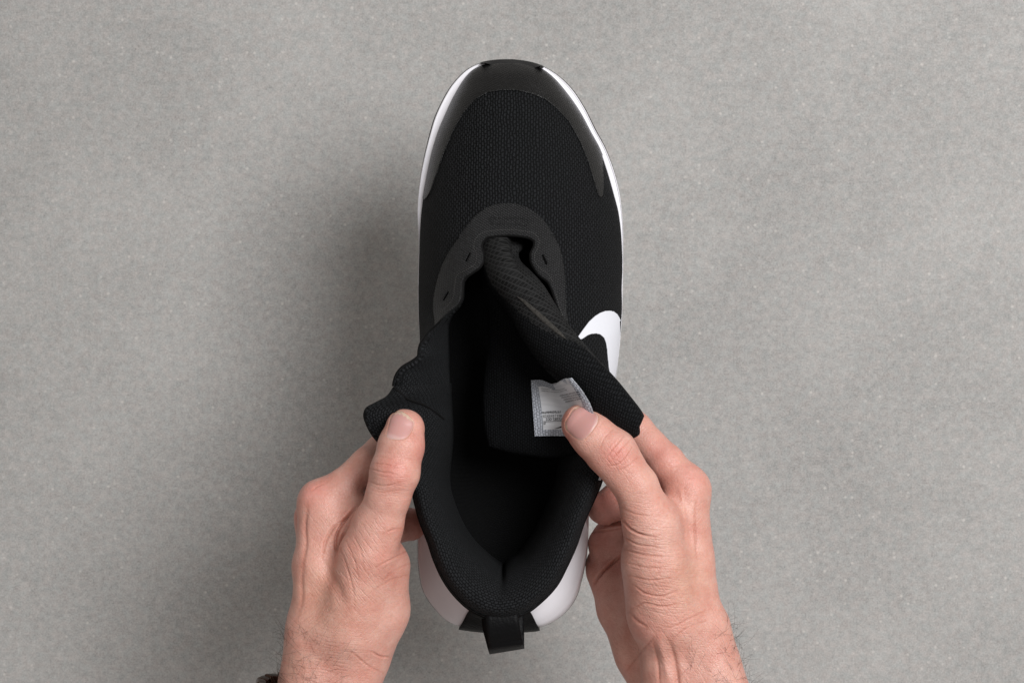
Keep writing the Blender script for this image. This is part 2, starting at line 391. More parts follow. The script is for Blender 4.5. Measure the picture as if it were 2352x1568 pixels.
# fine sheets of the upper used for the overlays
def half(sgn, y0, y1, step, V):
    q = np.arange(y0, y1+.01, step); q = np.unique(np.concatenate([q, np.arange(534, 548, .5)])) if y0 < 534 < y1 else q
    return side(q, sgn, V)
def overlay(name, parts, poly, mat, off, th, holes=(), parent=shoe, vlo=None):
    poly = np.asarray(poly, float); Vs = []; Fs = []; n0 = 0
    for g, flip in parts:
        d = g.reshape(-1, 3).copy(); F = grid_faces(g.shape[0], g.shape[1], flip=flip)
        c = d[F][:, :, :2].mean(1); keep = in_poly(c, poly)
        for h in holes: keep &= ~in_poly(c, h)
        if vlo is not None: keep &= (F.min(1) % g.shape[1])/g.shape[1] > np.interp(c[:, 1], *vlo)
        used = np.zeros(len(d), int); np.add.at(used, F[keep].ravel(), 1); tot = np.zeros(len(d), int); np.add.at(tot, F.ravel(), 1)
        bd = (used > 0) & (used < tot)
        for pl in [poly, *holes]:
            q, dist = near_poly(d[bd][:, :2], pl); idx = np.where(bd)[0]; ok = dist < 4.0
            d[idx[ok], 0] = q[ok, 0]; d[idx[ok], 1] = q[ok, 1]
        Vs.append(d); Fs += [[i+n0 for i in f] for f in F[keep]]; n0 += len(d)
    W = PA(np.vstack(Vs)); o = mesh_obj(name, W, Fs, mat, parent, uv=W[:, :2])
    bm = bmesh.new(); bm.from_mesh(o.data); bmesh.ops.remove_doubles(bm, verts=bm.verts, dist=2e-6)
    bmesh.ops.delete(bm, geom=[v for v in bm.verts if not v.link_faces], context='VERTS')
    bmesh.ops.recalc_face_normals(bm, faces=bm.faces)
    if sum(f.normal.z*f.calc_area() for f in bm.faces) < 0: bmesh.ops.reverse_faces(bm, faces=bm.faces)
    bm.normal_update()
    ns = [(v, v.normal.copy()) for v in bm.verts]
    for v, n in ns: v.co += n*off
    bm.to_mesh(o.data); bm.free(); solid(o, th, -1); return o
fineL = half(-1, 148, 790, 1.6, 130); fineR = half(1, 148, 790, 1.6, 130)
MUD = [(977,459),(983,452),(989,442),(1002,404),(1019,354),(1042,299),(1064,262),(1092,229),(1119,214),(1152,208),(1184,208),(1219,216),(1252,229),(1277,249),(1307,282),
       (1332,327),(1352,377),(1364,419),(1373,448),(1378,454),(1383,449),(1384.5,430),(1384,402),(1383,372),(1381.5,357),(1392,352),(1450,330),(1300,100),(1170,60),(1050,100),(930,300),(930,440),(968,440),(973,456)]
guard = overlay('toe_overlay', [(fineL, False), (fineR, True)], MUD, M['guard'], .0005, .0006)
tag(guard, 'smooth dark film wrapped round the toe')
EYE_OUT = [(1000,736),(997,712),(998,689),(1004,654),(1014,619),(1032,581),(1052,551),(1072,521),(1099,491),(1127,474),(1157,468),(1189,470),(1222,484),(1247,506),(1269,539),
           (1284,569),(1292,601),(1297,639),(1298,676),(1300,714),(1303,738)]
eo = cat([(x, y, 0) for x, y in EYE_OUT], 160)[:, :2]
EYE = np.vstack([eo, [(1300,760),(1200,760),(1180,700),(1140,700),(1000,770)]])
def slot(cx, cy, dx, dy, w):
    a = np.array([cx-dx, cy-dy]); b = np.array([cx+dx, cy+dy]); t = (b-a)/np.linalg.norm(b-a); n = np.array([-t[1], t[0]])
    an = np.linspace(-np.pi/2, np.pi/2, 8)
    return np.vstack([[b + w*(np.cos(q)*t + np.sin(q)*n) for q in an], [a - w*(np.cos(q)*t + np.sin(q)*n) for q in an]])
SLOTS = [slot(1076, 591, 4, -8, 2.2), slot(1250, 597, 4, 9.5, 2.8), slot(1026, 680, 5, -9, 2.4)]
eyes = overlay('eyestay', [(fineL, False), (fineR, True)], EYE, M['film'], .0006, .0007, holes=SLOTS)
tag(eyes, 'charcoal woven film round the throat with lace slots')
uv_bvh = None
def bvh_of(o):
    dg = bpy.context.evaluated_depsgraph_get(); me = o.evaluated_get(dg).to_mesh()
    t = BVHTree.FromPolygons([v.co.copy() for v in me.vertices], [tuple(p.vertices) for p in me.polygons]); o.evaluated_get(dg).to_mesh_clear(); return t
ORI = Vector((0, 0, CAM_H))
def drape(bv, x, y, off=0.0, zdef=.07):
    d = (Vector(P(x, y, 0.0)) - ORI).normalized(); h = bv.ray_cast(ORI, d)
    if h[0] is None: return np.array(P(x, y, zdef))
    n = h[1] if h[1].dot(d) < 0 else -h[1]
    return np.array(h[0] + n*off)
bpy.context.view_layer.update()
bv_eye = bvh_of(eyes); bv_up = bvh_of(upper)
for i, s in enumerate(SLOTS):   # black sheets behind the film, painted shade for the recessed lace slots
    c = s.mean(0); q = c + (s-c)*1.15
    v = [drape(bv_up, a, b, .0002) for a, b in q]
    o = mesh_obj('slot_shade', v, [list(range(len(v)))], M['hole_shade'], eyes, smooth=False)
def stitches(name, line, bv, mat, pitch=4.6, ln=3.0, r=.00022, parent=eyes, jit=.15):
    p = cat([(x, y, 0) for x, y in line], 400); L = np.concatenate([[0], np.cumsum(np.linalg.norm(np.diff(p, axis=0), axis=1))])
    C = Collect()
    for s in np.arange(0, L[-1]-ln, pitch):
        a = [np.interp(s, L, p[:, k]) for k in (0, 1)]; b = [np.interp(s+ln, L, p[:, k]) for k in (0, 1)]
        j = rng.normal(0, jit, 2)
        A = drape(bv, a[0]+j[0], a[1]+j[1], -.00003); B = drape(bv, b[0]+j[0], b[1]+j[1], -.00003); Mi = (A+B)/2 + np.array([0, 0, r*1.1])
        if abs(A[2]-B[2]) > .004: continue
        v, f = tube([A, Mi, B], r, 5, taper=[.6, 1, .6]); C.add(v, f)
    o = C.build(name, mat, parent); o["kind"] = "stuff"; return o
stitches('stitching', [(1126,500),(1160,501),(1200,502),(1212,505),(1216,510),(1213,516),(1190,515),(1150,514),(1128,512),(1124,506),(1126,500)], bv_eye, M['thread'], r=.0003)
stitches('stitching', [(1012,716),(1030,700),(1041,682),(1044,658),(1050,632),(1075,618),(1092,604),(1095,585),(1088,566),(1094,546),(1110,534),(1135,529),(1167,528),(1205,531),(1228,537),
                       (1238,550),(1236,568),(1228,584),(1231,604),(1243,618),(1258,628),(1270,648)], bv_eye, M['thread_grey'], pitch=4.6, ln=2.0, r=.00016)
stitches('stitching', [(1277,676),(1285,705),(1294,730)], bv_eye, M['thread_grey'], pitch=6, ln=2.2, r=.0002)
# bound edge of the throat
edL = [tuple(r) for r in side(np.concatenate([np.arange(539, 548, .5), np.arange(548, 889, 3.0)]), -1, 30)[:, -1]]
edR = [tuple(r) for r in side(np.concatenate([np.arange(539, 548, .5), np.arange(548, 860, 3.0)]), 1, 30)[:, -1]]
ed = PA(np.array(edL[::-1] + edR[1:])); ed[:, 2] -= .0008
v, f = tube(ed, .0010, 8); mesh_obj('throat_binding', v, f, M['tape'], shoe)

# side logo: hooked white shape on the outer side
SW = [(1325,776),(1340,755),(1352,739),(1366,726),(1377,719),(1388,715),(1398,714),(1408,716),(1416,722),(1424,735),(1445,750),(1445,900),(1420,960),(1398,960),(1407,900),(1403,873),(1398,845),(1395.5,820),(1394,803),(1391.5,788),(1387,776),(1378,768),(1369,766),(1358,767),(1349,770),(1334,780)]
fineS = half(1, 700, 1000, 1.2, 200)
logo = overlay('side_logo', [(fineS, True)], SW, M['logo'], .0005, .0005, vlo=([700, 714, 725, 745, 775, 830, 900, 960], [.30, .28, .24, .20, .16, .20, .34, .55])); tag(logo, 'white hooked logo film on the outer side')
SW2 = [(1373,1082),(1382,1080),(1382,1100),(1374,1102)]

# --- midsole, outsole, toe bumper, heel patch
def resample_half(pts, n): return cat(pts, n)
NS = 170
k_heel = 30
out_full = [(x, y, 0) for x, y in OUT]
oR = resample_half(out_full[:k_heel+1], NS); oL = resample_half(out_full[k_heel:] + out_full[:1], NS)
outline = np.vstack([oR[:-1], oL[:-1]])[:, :2]
tr = [(1170,149)] + [(float(XR(y)), y) for y in (152, 157, 174, 212, 259, 309, 342, 384, 442, 494, 551, 614, 664, 701, 739, 789, 831, 873, 950, 1050)]
tl = [(float(XL(y)), y) for y in (1050, 1000, 900, 800, 726, 664, 589, 546, 484, 439, 402, 347, 299, 257, 212, 177, 159, 150)] + [(1170,149)]
hb = heel_sections(60, 2)[:, 0]
hb_list = [tuple(q[:2]) for q in hb[4:-4:4]]
apex = len(hb_list)//2
topR = tr + hb_list[:apex:-1] + [tuple(hb_list[apex])]
topL = [tuple(hb_list[apex])] + hb_list[:apex][::-1] + tl
def match(src, tgt_pts):
    """sample tgt curve so that its points face the points of src (by direction of travel in y then arc)"""
    t = cat([(x, y, 0) for x, y in tgt_pts], 1200)[:, :2]; s = src[:, :2]
    out = []; i0 = 0
    Ls = np.linspace(0, 1, len(s))
    for k, p in enumerate(s):
        lo = i0; hi = min(len(t), i0 + 60)
        d = np.linalg.norm(t[lo:hi] - p, axis=1) + np.abs(np.arange(lo, hi)/len(t) - Ls[k])*60
        i0 = lo + int(np.argmin(d)); out.append(t[i0])
    out[0] = t[0]; out[-1] = t[-1]; out = np.array(out)
    ker = np.ones(7)/7; pad = np.vstack([out[:1]]*3 + [out] + [out[-1:]]*3)
    sm = np.stack([np.convolve(pad[:, c], ker, 'valid') for c in (0, 1)], -1); sm[0] = out[0]; sm[-1] = out[-1]
    return sm
top = np.vstack([match(oR, topR)[:-1], match(oL, topL)[:-1]])
n = len(outline)
ctr = np.array([1180., 800.])
def ztop(xy):
    y = xy[:, 1]
    return np.interp(y, [140, 220, 400, 600, 800, 1000, 1125, 1250, 1340, 1420], [.030, .0275, .0255, .0275, .0345, .041, .046, .0525, .056, .057])
zt = ztop(outline)
spring = np.interp(outline[:, 1], [138, 200, 330], [.010, .005, 0.0]) + np.interp(outline[:, 1], [1300, 1445], [0, .006])
nrm = np.roll(outline, -1, 0) - np.roll(outline, 1, 0); nrm = np.stack([nrm[:, 1], -nrm[:, 0]], -1); nrm /= np.linalg.norm(nrm, axis=1, keepdims=True)
if ((outline - ctr)*nrm).sum() < 0: nrm = -nrm
def ring(xy, z): return np.concatenate([xy, np.broadcast_to(z, (len(xy),))[:, None]], 1)
hw = np.interp(outline[:, 1], [1050, 1200, 1445], [0, 1, 1])[:, None]      # how far the heel flares
mid1 = outline*.72 + top*.28; mid2 = outline*.35 + top*.65
zo = .040*hw[:, 0] + (zt-.0008)*(1-hw[:, 0])
flute = 1.3*hw[:, 0]*np.sin(np.arange(n)*0.55)
rails = [ring(outline-nrm*7, .006+spring), ring(outline-nrm*1.5, .009+spring), ring(outline, .015+spring*.8), ring(outline - nrm*.6, zo),
         ring(mid1 + nrm*(2.0*hw), zo+(zt-zo)*.42), ring(mid2 - nrm*(3.2*hw), zo+(zt-zo)*.78), ring(top + nrm*.8, zt), ring(top - nrm*7, zt-.001), ring(top - nrm*12, zt-.008)]
Gm = across(np.array(rails), 41); 
gz = np.array([((Gm[:, 20:32, 2]).mean(1))])
Gw = PA(Gm)
mids = grid_obj('midsole', Gw, M['foam'], shoe, cs=True)
tag(mids, 'white foam midsole rim')
def fix_normals(o):
    bm = bmesh.new(); bm.from_mesh(o.data); bmesh.ops.recalc_face_normals(bm, faces=bm.faces); bm.to_mesh(o.data); bm.free()
fix_normals(mids)
# outsole: dark slab a little wider than the foam at the forefoot
ow = np.interp(outline[:, 1], [140, 170, 300, 420, 560, 1150, 1250, 1380, 1445], [0.4, 1.0, 1.8, 0.2, -2, -2, 0.6, 1.2, 0.4])[:, None]
ro = [ring(outline - nrm*14, .0006+spring), ring(outline + nrm*(ow-1.5), .0010+spring), ring(outline + nrm*ow, .004+spring), ring(outline + nrm*(ow-.5), .0085+spring), ring(outline - nrm*8, .0095+spring)]
og = PA(across(np.array(ro), 17)); outs = grid_obj('outsole', og, M['rubber'], shoe, cs=True); fix_normals(outs)
cap = PA(ring(outline - nrm*13, .0012+spring)); mesh_obj('outsole_tread', cap, [list(range(n))], M['rubber'], outs, smooth=False)
# toe bumper
sel = [i for i in range(n) if outline[i, 1] < 200 and 1098 < outline[i, 0] < 1252]; sel = sorted(sel, key=lambda i: outline[i, 0])
ol = outline[sel]; nn = nrm[sel]; x = ol[:, 0]; sp = spring[sel]
jag = np.convolve(rng.normal(0, 1.3, len(sel)+4), np.ones(5)/3, 'valid')[:len(sel)]
inn = np.stack([x*.985+1176*.015, np.interp(x, [1100, 1117, 1130, 1145, 1177, 1195, 1207, 1220, 1234, 1246], [146, 149, 151.5, 151, 149.5, 151.5, 155.5, 158, 160, 153]) + jag*.7], -1)
we = np.clip(np.minimum(np.arange(len(sel)), len(sel)-1-np.arange(len(sel)))/3.0, 0, 1)[:, None]; inn = (ol + [0, 1.0])*(1-we) + inn*we
w2 = sstep(np.minimum(np.arange(len(sel)), len(sel)-1-np.arange(len(sel)))/9.0, 0, 1)
tip = [ring(ol - nn*5, .004+sp), ring(ol + nn*.8, .006+sp), ring(ol + nn*1.8, .013+sp), ring(ol + nn*1.4, .022+sp*.8), ring(ol*.8 + inn*.2, .0318+.0006*w2), ring(ol*.4 + inn*.6, .0336+.0012*w2), ring(inn, .0338+.0022*w2), ring(inn + [0, 2.0], .0275+.0040*w2)]
bump_o = grid_obj('toe_bumper', PA(across(np.array(tip), 30)), M['rubber'], shoe); fix_normals(bump_o)
tag(bump_o, 'glossy black rubber toe bumper')
# heel patch follows the midsole at the very back
sel = [i for i in range(n) if outline[i, 1] > 1410 and 1050 < outline[i, 0] < 1240]; sel = sorted(sel, key=lambda i: outline[i, 0])
hp = Gw[sel][:, 6:36].copy(); NNh = grid_normals(hp)
if NNh[len(sel)//2, 8] @ np.array([0, -1, .2]) < 0: NNh = -NNh
hpo = grid_obj('heel_patch', hp + NNh*.0012, M['leather'], shoe); fix_normals(hpo); solid(hpo, .0014, 0)
tag(hpo, 'black leather-look heel patch')
# insole
ins = ring(top + (ctr - top)*.05, .024); insg = PA(across(np.array([ring(top - nrm*2, zt-.004), ring(top-nrm*10, .026+0*zt), ring(top*.8 + ctr*.2, .022+0*zt), ring(top*.05 + ctr*.95, .021+0*zt)]), 14))
grid_obj('insole', insg, M['insole'], shoe, cs=True)

# --- padded collar (from the left flap round the heel to the right edge)
PAIR = [((904,888),(1026,880)),((889,909),(1026,905)),((862,924),(1027,925)),((841,936),(1028,940)),((835,951),(1029,955)),((841,975),(1030,978)),((856,1002),(1030,1005)),((871,1020),(1029,1025)),
        ((893,1050),(1026,1052)),((914,1080),(1023,1080)),((947,1125),(1025,1125)),((954,1153),(1034,1155)),((965,1194),(1048,1190)),((984,1243),(1066,1224)),((998,1285),(1082,1246)),((1023,1337),(1104,1269)),
        ((1056,1378),(1128,1289)),((1078,1397),(1141,1298)),((1111,1414),(1150,1304)),((1135,1419),(1155,1316)),((1177,1417),(1162,1302)),((1204,1408),(1174,1292)),((1245,1378),(1196,1276)),((1278,1342),(1214,1255)),
        ((1300,1301),(1230,1232)),((1322,1252),(1246,1205)),((1342,1194),(1262,1170)),((1358,1158),(1270,1150)),((1380,1106),(1284,1106)),((1392,1050),(1296,1050)),((1394,1000),(1303,1000)),((1388,950),(1305,950)),
        ((1370,880),(1295,880)),((1350,840),(1280,840)),((1330,800),(1262,800))]
m_ = len(PAIR); ze_ = np.interp(np.arange(m_), [0, 4, 10, 19, 28, 34], [.092, .092, .0865, .0885, .0875, .090])
e3 = np.array([(*p[0], z) for p, z in zip(PAIR, ze_)]); i3 = np.array([(*p[1], z) for p, z in zip(PAIR, np.interp(np.arange(m_), [0, 6, 10, 14, 19, 24, 28, 34], [.060, .061, .060, .060, .062, .060, .058, .058]))])
tt = np.concatenate([[0], np.cumsum(np.linalg.norm(np.diff(e3[:, :2], axis=0), axis=1) + np.linalg.norm(np.diff(i3[:, :2], axis=0), axis=1))]); tt /= tt[-1]
def rail_t(a, n):   # common parameter for both rails
    q = np.linspace(0, 1, n); mm = np.gradient(a, tt, axis=0); i = np.clip(np.searchsorted(tt, q, side='right')-1, 0, len(tt)-2)
    h = (tt[i+1]-tt[i])[:, None]; u = (q-tt[i])[:, None]/h
    return (2*u**3-3*u**2+1)*a[i]+(u**3-2*u**2+u)*h*mm[i]+(-2*u**3+3*u**2)*a[i+1]+(u**3-u**2)*h*mm[i+1]
NC = 260
e_ = rail_t(e3, NC); i_ = rail_t(i3, NC)
d = i_[:, :2] - e_[:, :2]; dn = d/np.linalg.norm(d, axis=1, keepdims=True)
pad = np.interp(np.linspace(0, 1, NC), [0, .12, .28, .4, 1], [.0025, .0035, .0065, .0075, .0075])
def cr(f, z): q = e_.copy(); q[:, :2] += d*f; q[:, 2] = z; return q
low = e_.copy(); low[:, :2] += dn*4; low[:, 2] -= .010
sk = e_.copy(); sk[:, :2] -= dn*1.2; sk[:, 2] -= .004
deep = i_.copy(); deep[:, :2] += dn*7; deep[:, 2] = .044
deep2 = i_.copy(); deep2[:, :2] += dn*12; deep2[:, 2] = .024
crl = [low, sk, cr(.02, e_[:, 2]+.0005), cr(.16, e_[:, 2]+pad*.85), cr(.36, e_[:, 2]*.93+i_[:, 2]*.07+pad), cr(.62, e_[:, 2]*.74+i_[:, 2]*.26+pad*.8), cr(.84, e_[:, 2]*.46+i_[:, 2]*.54+pad*.5), i_, deep, deep2]
CG = PA(across(np.array(crl), 46))
# slight puckers in the padding
Nc = grid_normals(CG); Nc *= np.sign(Nc[:, 15:16, 2:3])
sv = np.linspace(0, 1, NC)[:, None]; vv = np.linspace(0, 1, 46)[None, :]
puck = .0007*np.sin(sv*34 + 3*vv + 1.3*np.sin(sv*17))*np.exp(-((vv-.45)/.2)**2)*(.4 + .6*(sv < .3))
CG = CG + Nc*puck[..., None]
collar = grid_obj('collar', CG, M['collar'], shoe); fix_normals(collar)
tag(collar, 'padded black collar round the heel opening')
# thin seam line under the collar
v, f = tube(PA(np.concatenate([e_[:, :2] - dn*.5, e_[:, 2:]-.0052], 1))[60:], .0008, 6); mesh_obj('collar_seam', v, f, M['tape'], shoe)
bpy.context.view_layer.update(); bv_c = bvh_of(collar)
tl_ = cat([(1378.5,1079,0),(1378,1086,0),(1376.5,1094,0),(1374.5,1101,0)], 14)[:, :2]
tg_ = np.array([[drape(bv_c, x_ + w_, y_, .0007) for w_ in (-1.8, -.6, .6, 1.8)] for x_, y_ in tl_])
o = grid_obj('logo_tail', tg_, M['logo'], shoe); fix_normals(o); solid(o, .0006, 0)
# --- inner lining of the left flap
LP = [((1049,702),(1050,706)),((1030,719),(1036,722)),((1006,745),(1025,745)),((984,766),(1024,765)),((967,790),(1024,790)),((962,815),(1025,815)),((946,831),(1025,832)),((922,846),(1025,848)),((910,861),(1026,862)),((904,888),(1026,884)),((893,906),(1026,905))]
le = cat([(*p[0], float(ZEL(p[0][1]))+.0006) for p in LP], 80); li = cat([(*p[1], z) for p, z in zip(LP, np.linspace(.080, .062, len(LP)))], 80)
li[:, 2] = np.interp(li[:, 1], [700, 745, 800, 905], [.081, .068, .063, .061])
lm = (le+li)/2; lm[:, 2] += .004; lq = le*.8+li*.2; lq[:, 2] += .0022
ld = li.copy(); ld[:, 0] += 5; ld[:, 2] = .045; ld2 = li.copy(); ld2[:, 0] += 8; ld2[:, 2] = .024
lg = PA(across(np.array([le, lq, lm, li, ld, ld2]), 30)); lin = grid_obj('flap_lining', lg, M['collar'], shoe); fix_normals(lin)
tag(lin, 'black knit lining of the flap folded open')
# pucker where the collar padding starts
v, f = tube(np.array([drape(bvh_of(collar), a, b, .0002) for a, b in [(905,890),(912,896),(922,903),(935,915),(950,921),(966,926),(985,936),(1004,950),(1018,962)]]) - [0, 0, .0003], .0006, 6); mesh_obj('lining_seam', v, f, M['tape'], shoe)

# --- tongue
TR = {
 'A': [(1116,520,.056),(1113,560,.060),(1116,620,.060),(1122,700,.056),(1123,783,.054),(1112,860,.055),(1108,933,.058),(1113,990,.061),(1122,1026,.063)],
 'B': [(1120,520,.057),(1118,560,.063),(1125,640,.064),(1150,740,.060),(1165,830,.060),(1170,910,.062),(1180,980,.065),(1190,1044,.068)],
 'C': [(1124,520,.058),(1121,558,.066),(1136,640,.070),(1184,716,.067),(1236,804,.065),(1276,864,.067),(1288,925,.072),(1290,990,.076),(1295,1048,.080)],
 'D': [(1128,520,.059),(1125,556,.070),(1140,632,.082),(1180,690,.088),(1222,772,.092),(1262,824,.095),(1320,876,.098),(1363,930,.099),(1410,978,.099),(1452,1008,.098)],
 'E': [(1155,520,.060),(1152,556,.074),(1170,620,.088),(1215,680,.095),(1265,750,.101),(1310,800,.104),(1372,862,.106),(1418,915,.106),(1470,978,.104)],
 'F': [(1206,520,.059),(1206,553,.070),(1206,589,.074),(1222,624,.080),(1250,659,.087),(1290,726,.093),(1325,774,.096),(1370,831,.098),(1415,879,.099),(1448,920,.098),(1480,955,.097)]}
NT, VT = 120, 71
tongue_rails = [cat(TR[k], NT) for k in 'ABCDEF']
TG = PA(across(np.array(tongue_rails), VT))
sT = np.linspace(0, 1, NT)[:, None]; vT = np.linspace(0, 5, VT)[None, :]
Nt = grid_normals(TG); sg = np.sign(Nt[..., 2].mean())
# fold near the throat and a few soft wrinkles in the lining
TG += Nt*sg*(-.0060*sstep(vT, 4.0, 4.25)*np.exp(-(sT/.17)**4) + .0008*np.sin(vT*5+sT*9)*np.exp(-((vT-2.6)/.5)**2)*sT)[..., None]
tp, bt = pillow(TG, .0085, ends=(0, 1), sign=sg)
F1 = grid_faces(NT, VT, flip=(sg < 0)); F2 = grid_faces(NT, VT, flip=(sg > 0)) + NT*VT
uvt = TG.reshape(-1, 3)[:, :2]
tongue = mesh_obj('tongue', np.vstack([tp.reshape(-1, 3), bt.reshape(-1, 3)]), np.vstack([F1, F2]), M['lining'], shoe, uv=np.vstack([uvt, uvt]))
tongue.data.materials.append(M['spacer']); tongue.data.materials.append(M['tongue_knit'])
mi = []
for part in range(2):
    for i in range(NT-1):
        for j in range(VT-1):
            v = 5*(j+.5)/(VT-1); s = (i+.5)/(NT-1)
            b0 = np.interp(s, [0, .25, .5, .62, .8, 1], [2.7, 3.0, 3.9, 4.35, 4.5, 4.55])
            mi.append(1 if (part == 1 or v > b0) else (2 if v > 2.9 else 0))
tongue.data.polygons.foreach_set("material_index", mi)
bm = bmesh.new(); bm.from_mesh(tongue.data); bmesh.ops.remove_doubles(bm, verts=bm.verts, dist=1e-6); bm.to_mesh(tongue.data); bm.free()
tag(tongue, 'padded black tongue pulled over to the side')
bpy.context.view_layer.update(); bv_t = bvh_of(tongue)
# raw fleece edge between mesh face and lining
bl = cat([(x, y, 0) for x, y in [(1188,680),(1202,690),(1220,706),(1240,724),(1262,744),(1282,762),(1299,778)]], 60)[:, :2]
wv = 6.5*np.sin(np.linspace(0, np.pi, 60))**.6 + .3; tn = np.array([-.66, .75])
C = np.array([[drape(bv_t, *(p + tn*w*k), .0006 if abs(k) < .9 else .0001) for k in np.linspace(-.7, 1, 7)] for p, w in zip(bl, wv)])
o = grid_obj('fleece_edge', C, M['fleece'], tongue); fix_normals(o)

# --- size label sewn to the tongue
LTL, LTR, LBL, LBR = np.array([1220., 874]), np.array([1318., 863]), np.array([1230., 1002]), np.array([1372., 1000])
def lab(u, v):      # u left->right, v top->bottom in the picture
    p = (LTL*(1-u) + LTR*u)*(1-v) + (LBL*(1-u) + LBR*u)*v
    p = p + np.array([12*math.sin(math.pi*v)*u*1.6, (13*math.exp(-((u-.52)/.2)**2))*(1-v)**1.5])
    return p
def lab3(u, v, off): p = lab(u, v); return drape(bv_t, p[0], p[1], off + .0016*math.exp(-((u-.95)/.10)**2))
NL = 36
us = np.linspace(0, 1, NL)
LG = np.array([[lab3(u, v, .0009) for v in us] for u in us])
for _ in range(4): LG[1:-1, 1:-1] = (LG[:-2, 1:-1] + LG[2:, 1:-1] + LG[1:-1, :-2] + LG[1:-1, 2:])/4
uvl = np.array([[(u*.024, v*.028) for v in us] for u in us]).reshape(-1, 2)
label = grid_obj('size_label', LG, M['label'], shoe, uv=uvl); fix_normals(label); solid(label, .0003, 0)
tag(label, 'white satin size label printed with upside-down text')
fr = []
for i in range(NL-1):
    for j in range(NL-1):
        u, v = (i+.5)/(NL-1), (j+.5)/(NL-1)
        if u < .13 or v < .12 or u > .84 or v > .89: fr.append([i*NL+j, (i+1)*NL+j, (i+1)*NL+j+1, i*NL+j+1])
Lw = LG.reshape(-1, 3) + np.array([0, 0, .00035]); o = mesh_obj('welded_edge', Lw, fr, M['label_edge'], label, uv=uvl); fix_normals(o)
bpy.context.view_layer.update(); bv_l = bvh_of(label)
def print_text(txt, xleft, ytop, h, slope=0.0, wave=None, name='printed_text', xs=1.0):
    cu = bpy.data.curves.new('t', 'FONT'); cu.body = txt; cu.size = 1.0
    ob = bpy.data.objects.new('t', cu); scene.collection.objects.link(ob); bpy.context.view_layer.update()
    me = bpy.data.meshes.new_from_object(ob.evaluated_get(bpy.context.evaluated_depsgraph_get())); bpy.data.objects.remove(ob); bpy.data.curves.remove(cu)
    bm = bmesh.new(); bm.from_mesh(me); bmesh.ops.triangulate(bm, faces=bm.faces); bm.to_mesh(me); bm.free()
    w = max(v.co.x for v in me.vertices); k = h/.72
    for v in me.vertices:
        x = xleft + (w - v.co.x)*k*xs; y = ytop + v.co.y*k + slope*(x-xleft)
        if wave: y += wave(x)
        v.co = drape(bv_l, x, y, .00022)
    me.materials.append(M['ink']); o = bpy.data.objects.new(name, me); link(o, label); return o
print_text('JJS', 1248, 970.8, 4.4)
print_text('FV5585-002', 1254, 959.6, 6.6, -.02)
print_text('10.5 | 03/05/25', 1247.5, 953.4, 5.4, -.03)
print_text('197600686946', 1243.5, 945.0, 5.6, -.05)
wv2 = lambda x: -7*((x-1290)/30)**2*(1 if x > 1290 else 0) - (x-1290)*.12
for i, t in enumerate(['MADE IN INDONESIA', 'HECHO EN INDONESIA', 'FABRIQUE EN INDONESIE', 'FABRICADO NA INDONESIA']):
    print_text(t, 1299 - i*4.2, 921 - i*4.7 + 0, 3.4, -.22, xs=.80)
print_text('This product covered by one or more patents:', 1244, 896.2, 2.6, .10, wave=lambda x: -.0105*max(0, x-1272)**2, xs=.86)
print_text('www.nike.com/patent  virtualmarking', 1244, 891.2, 2.6, .10, wave=lambda x: -.0105*max(0, x-1272)**2, xs=.98)
o = mesh_obj('printed_rule', [drape(bv_l, *p, .00022) for p in [(1248,967.6),(1294,966.0),(1294,966.9),(1248,968.5)]], [[0,1,2,3]], M['ink'], label, smooth=False)
o = mesh_obj('printed_logo', [drape(bv_l, *p, .00022) for p in [(1272,985),(1286,980),(1300,974),(1300,979),(1287,982.5)]], [[0,1,2,3,4]], M['ink'], label, smooth=False)

# --- heel pull loop
def strip(rows, th, name, mat, parent):
    """rows: (left xyz, right xyz) in image units; closed ribbon with thickness"""
    L = cat([r[0] for r in rows], 60); R = cat([r[1] for r in rows], 60)
    w = np.linspace(0, 1, 9)[None, :, None]; g = PA(L[:, None]*(1-w) + R[:, None]*w)
    o = grid_obj(name, g, mat, parent); fix_normals(o); solid(o, th, 0); return o
loop = strip([((1118,1404,.0885),(1188,1401,.0885)),((1116,1419,.0890),(1190,1414,.0890)),((1118,1445,.0885),(1194,1438,.0885)),((1121,1475,.0850),(1199,1464,.0850)),((1123.5,1494,.0785),(1203,1482,.0785)),
              ((1124,1499,.0720),(1204,1486,.0720)),((1121,1490,.0655),(1204,1480,.0655)),((1114,1465,.0605),(1204,1458,.0605)),((1108,1440,.0580),(1204,1432,.0580)),((1106,1420,.0570),(1204,1412,.0570))], .0013, 'pull_loop', M['leather'], shoe)
tag(loop, 'black leather-look heel pull loop')

# ------------------------------------------------------------------ hands (signed distance field -> surface)
def prim(p, a, b, ra, rb):
    ab = b - a; t = np.clip(((p - a) @ ab)/max(ab @ ab, 1e-12), 0, 1)
    return np.linalg.norm(p - a - t[..., None]*ab, axis=-1) - (ra + (rb-ra)*t)
def smin(a, b, k):
    h = np.clip(.5 + .5*(b-a)/k, 0, 1); return b*(1-h) + a*h - k*h*(1-h)
def jn(q): x, y, z, r = q; return P(x, y, z), r*SC(z)
def chain(p, js, k=.002):
    d = None
    for q0, q1 in zip(js[:-1], js[1:]):
        (a, ra), (b, rb) = jn(q0), jn(q1); e = prim(p, a, b, ra, rb); d = e if d is None else smin(d, e, k)
    return d
def seg_dist(D, line):
    best = np.full(len(D), 1e9); q = np.asarray(line, float)
    for a, b in zip(q[:-1], q[1:]):
        ab = b-a; t = np.clip(((D-a) @ ab)/(ab @ ab), 0, 1); best = np.minimum(best, np.linalg.norm(D-a-t[:, None]*ab, axis=1))
    return best
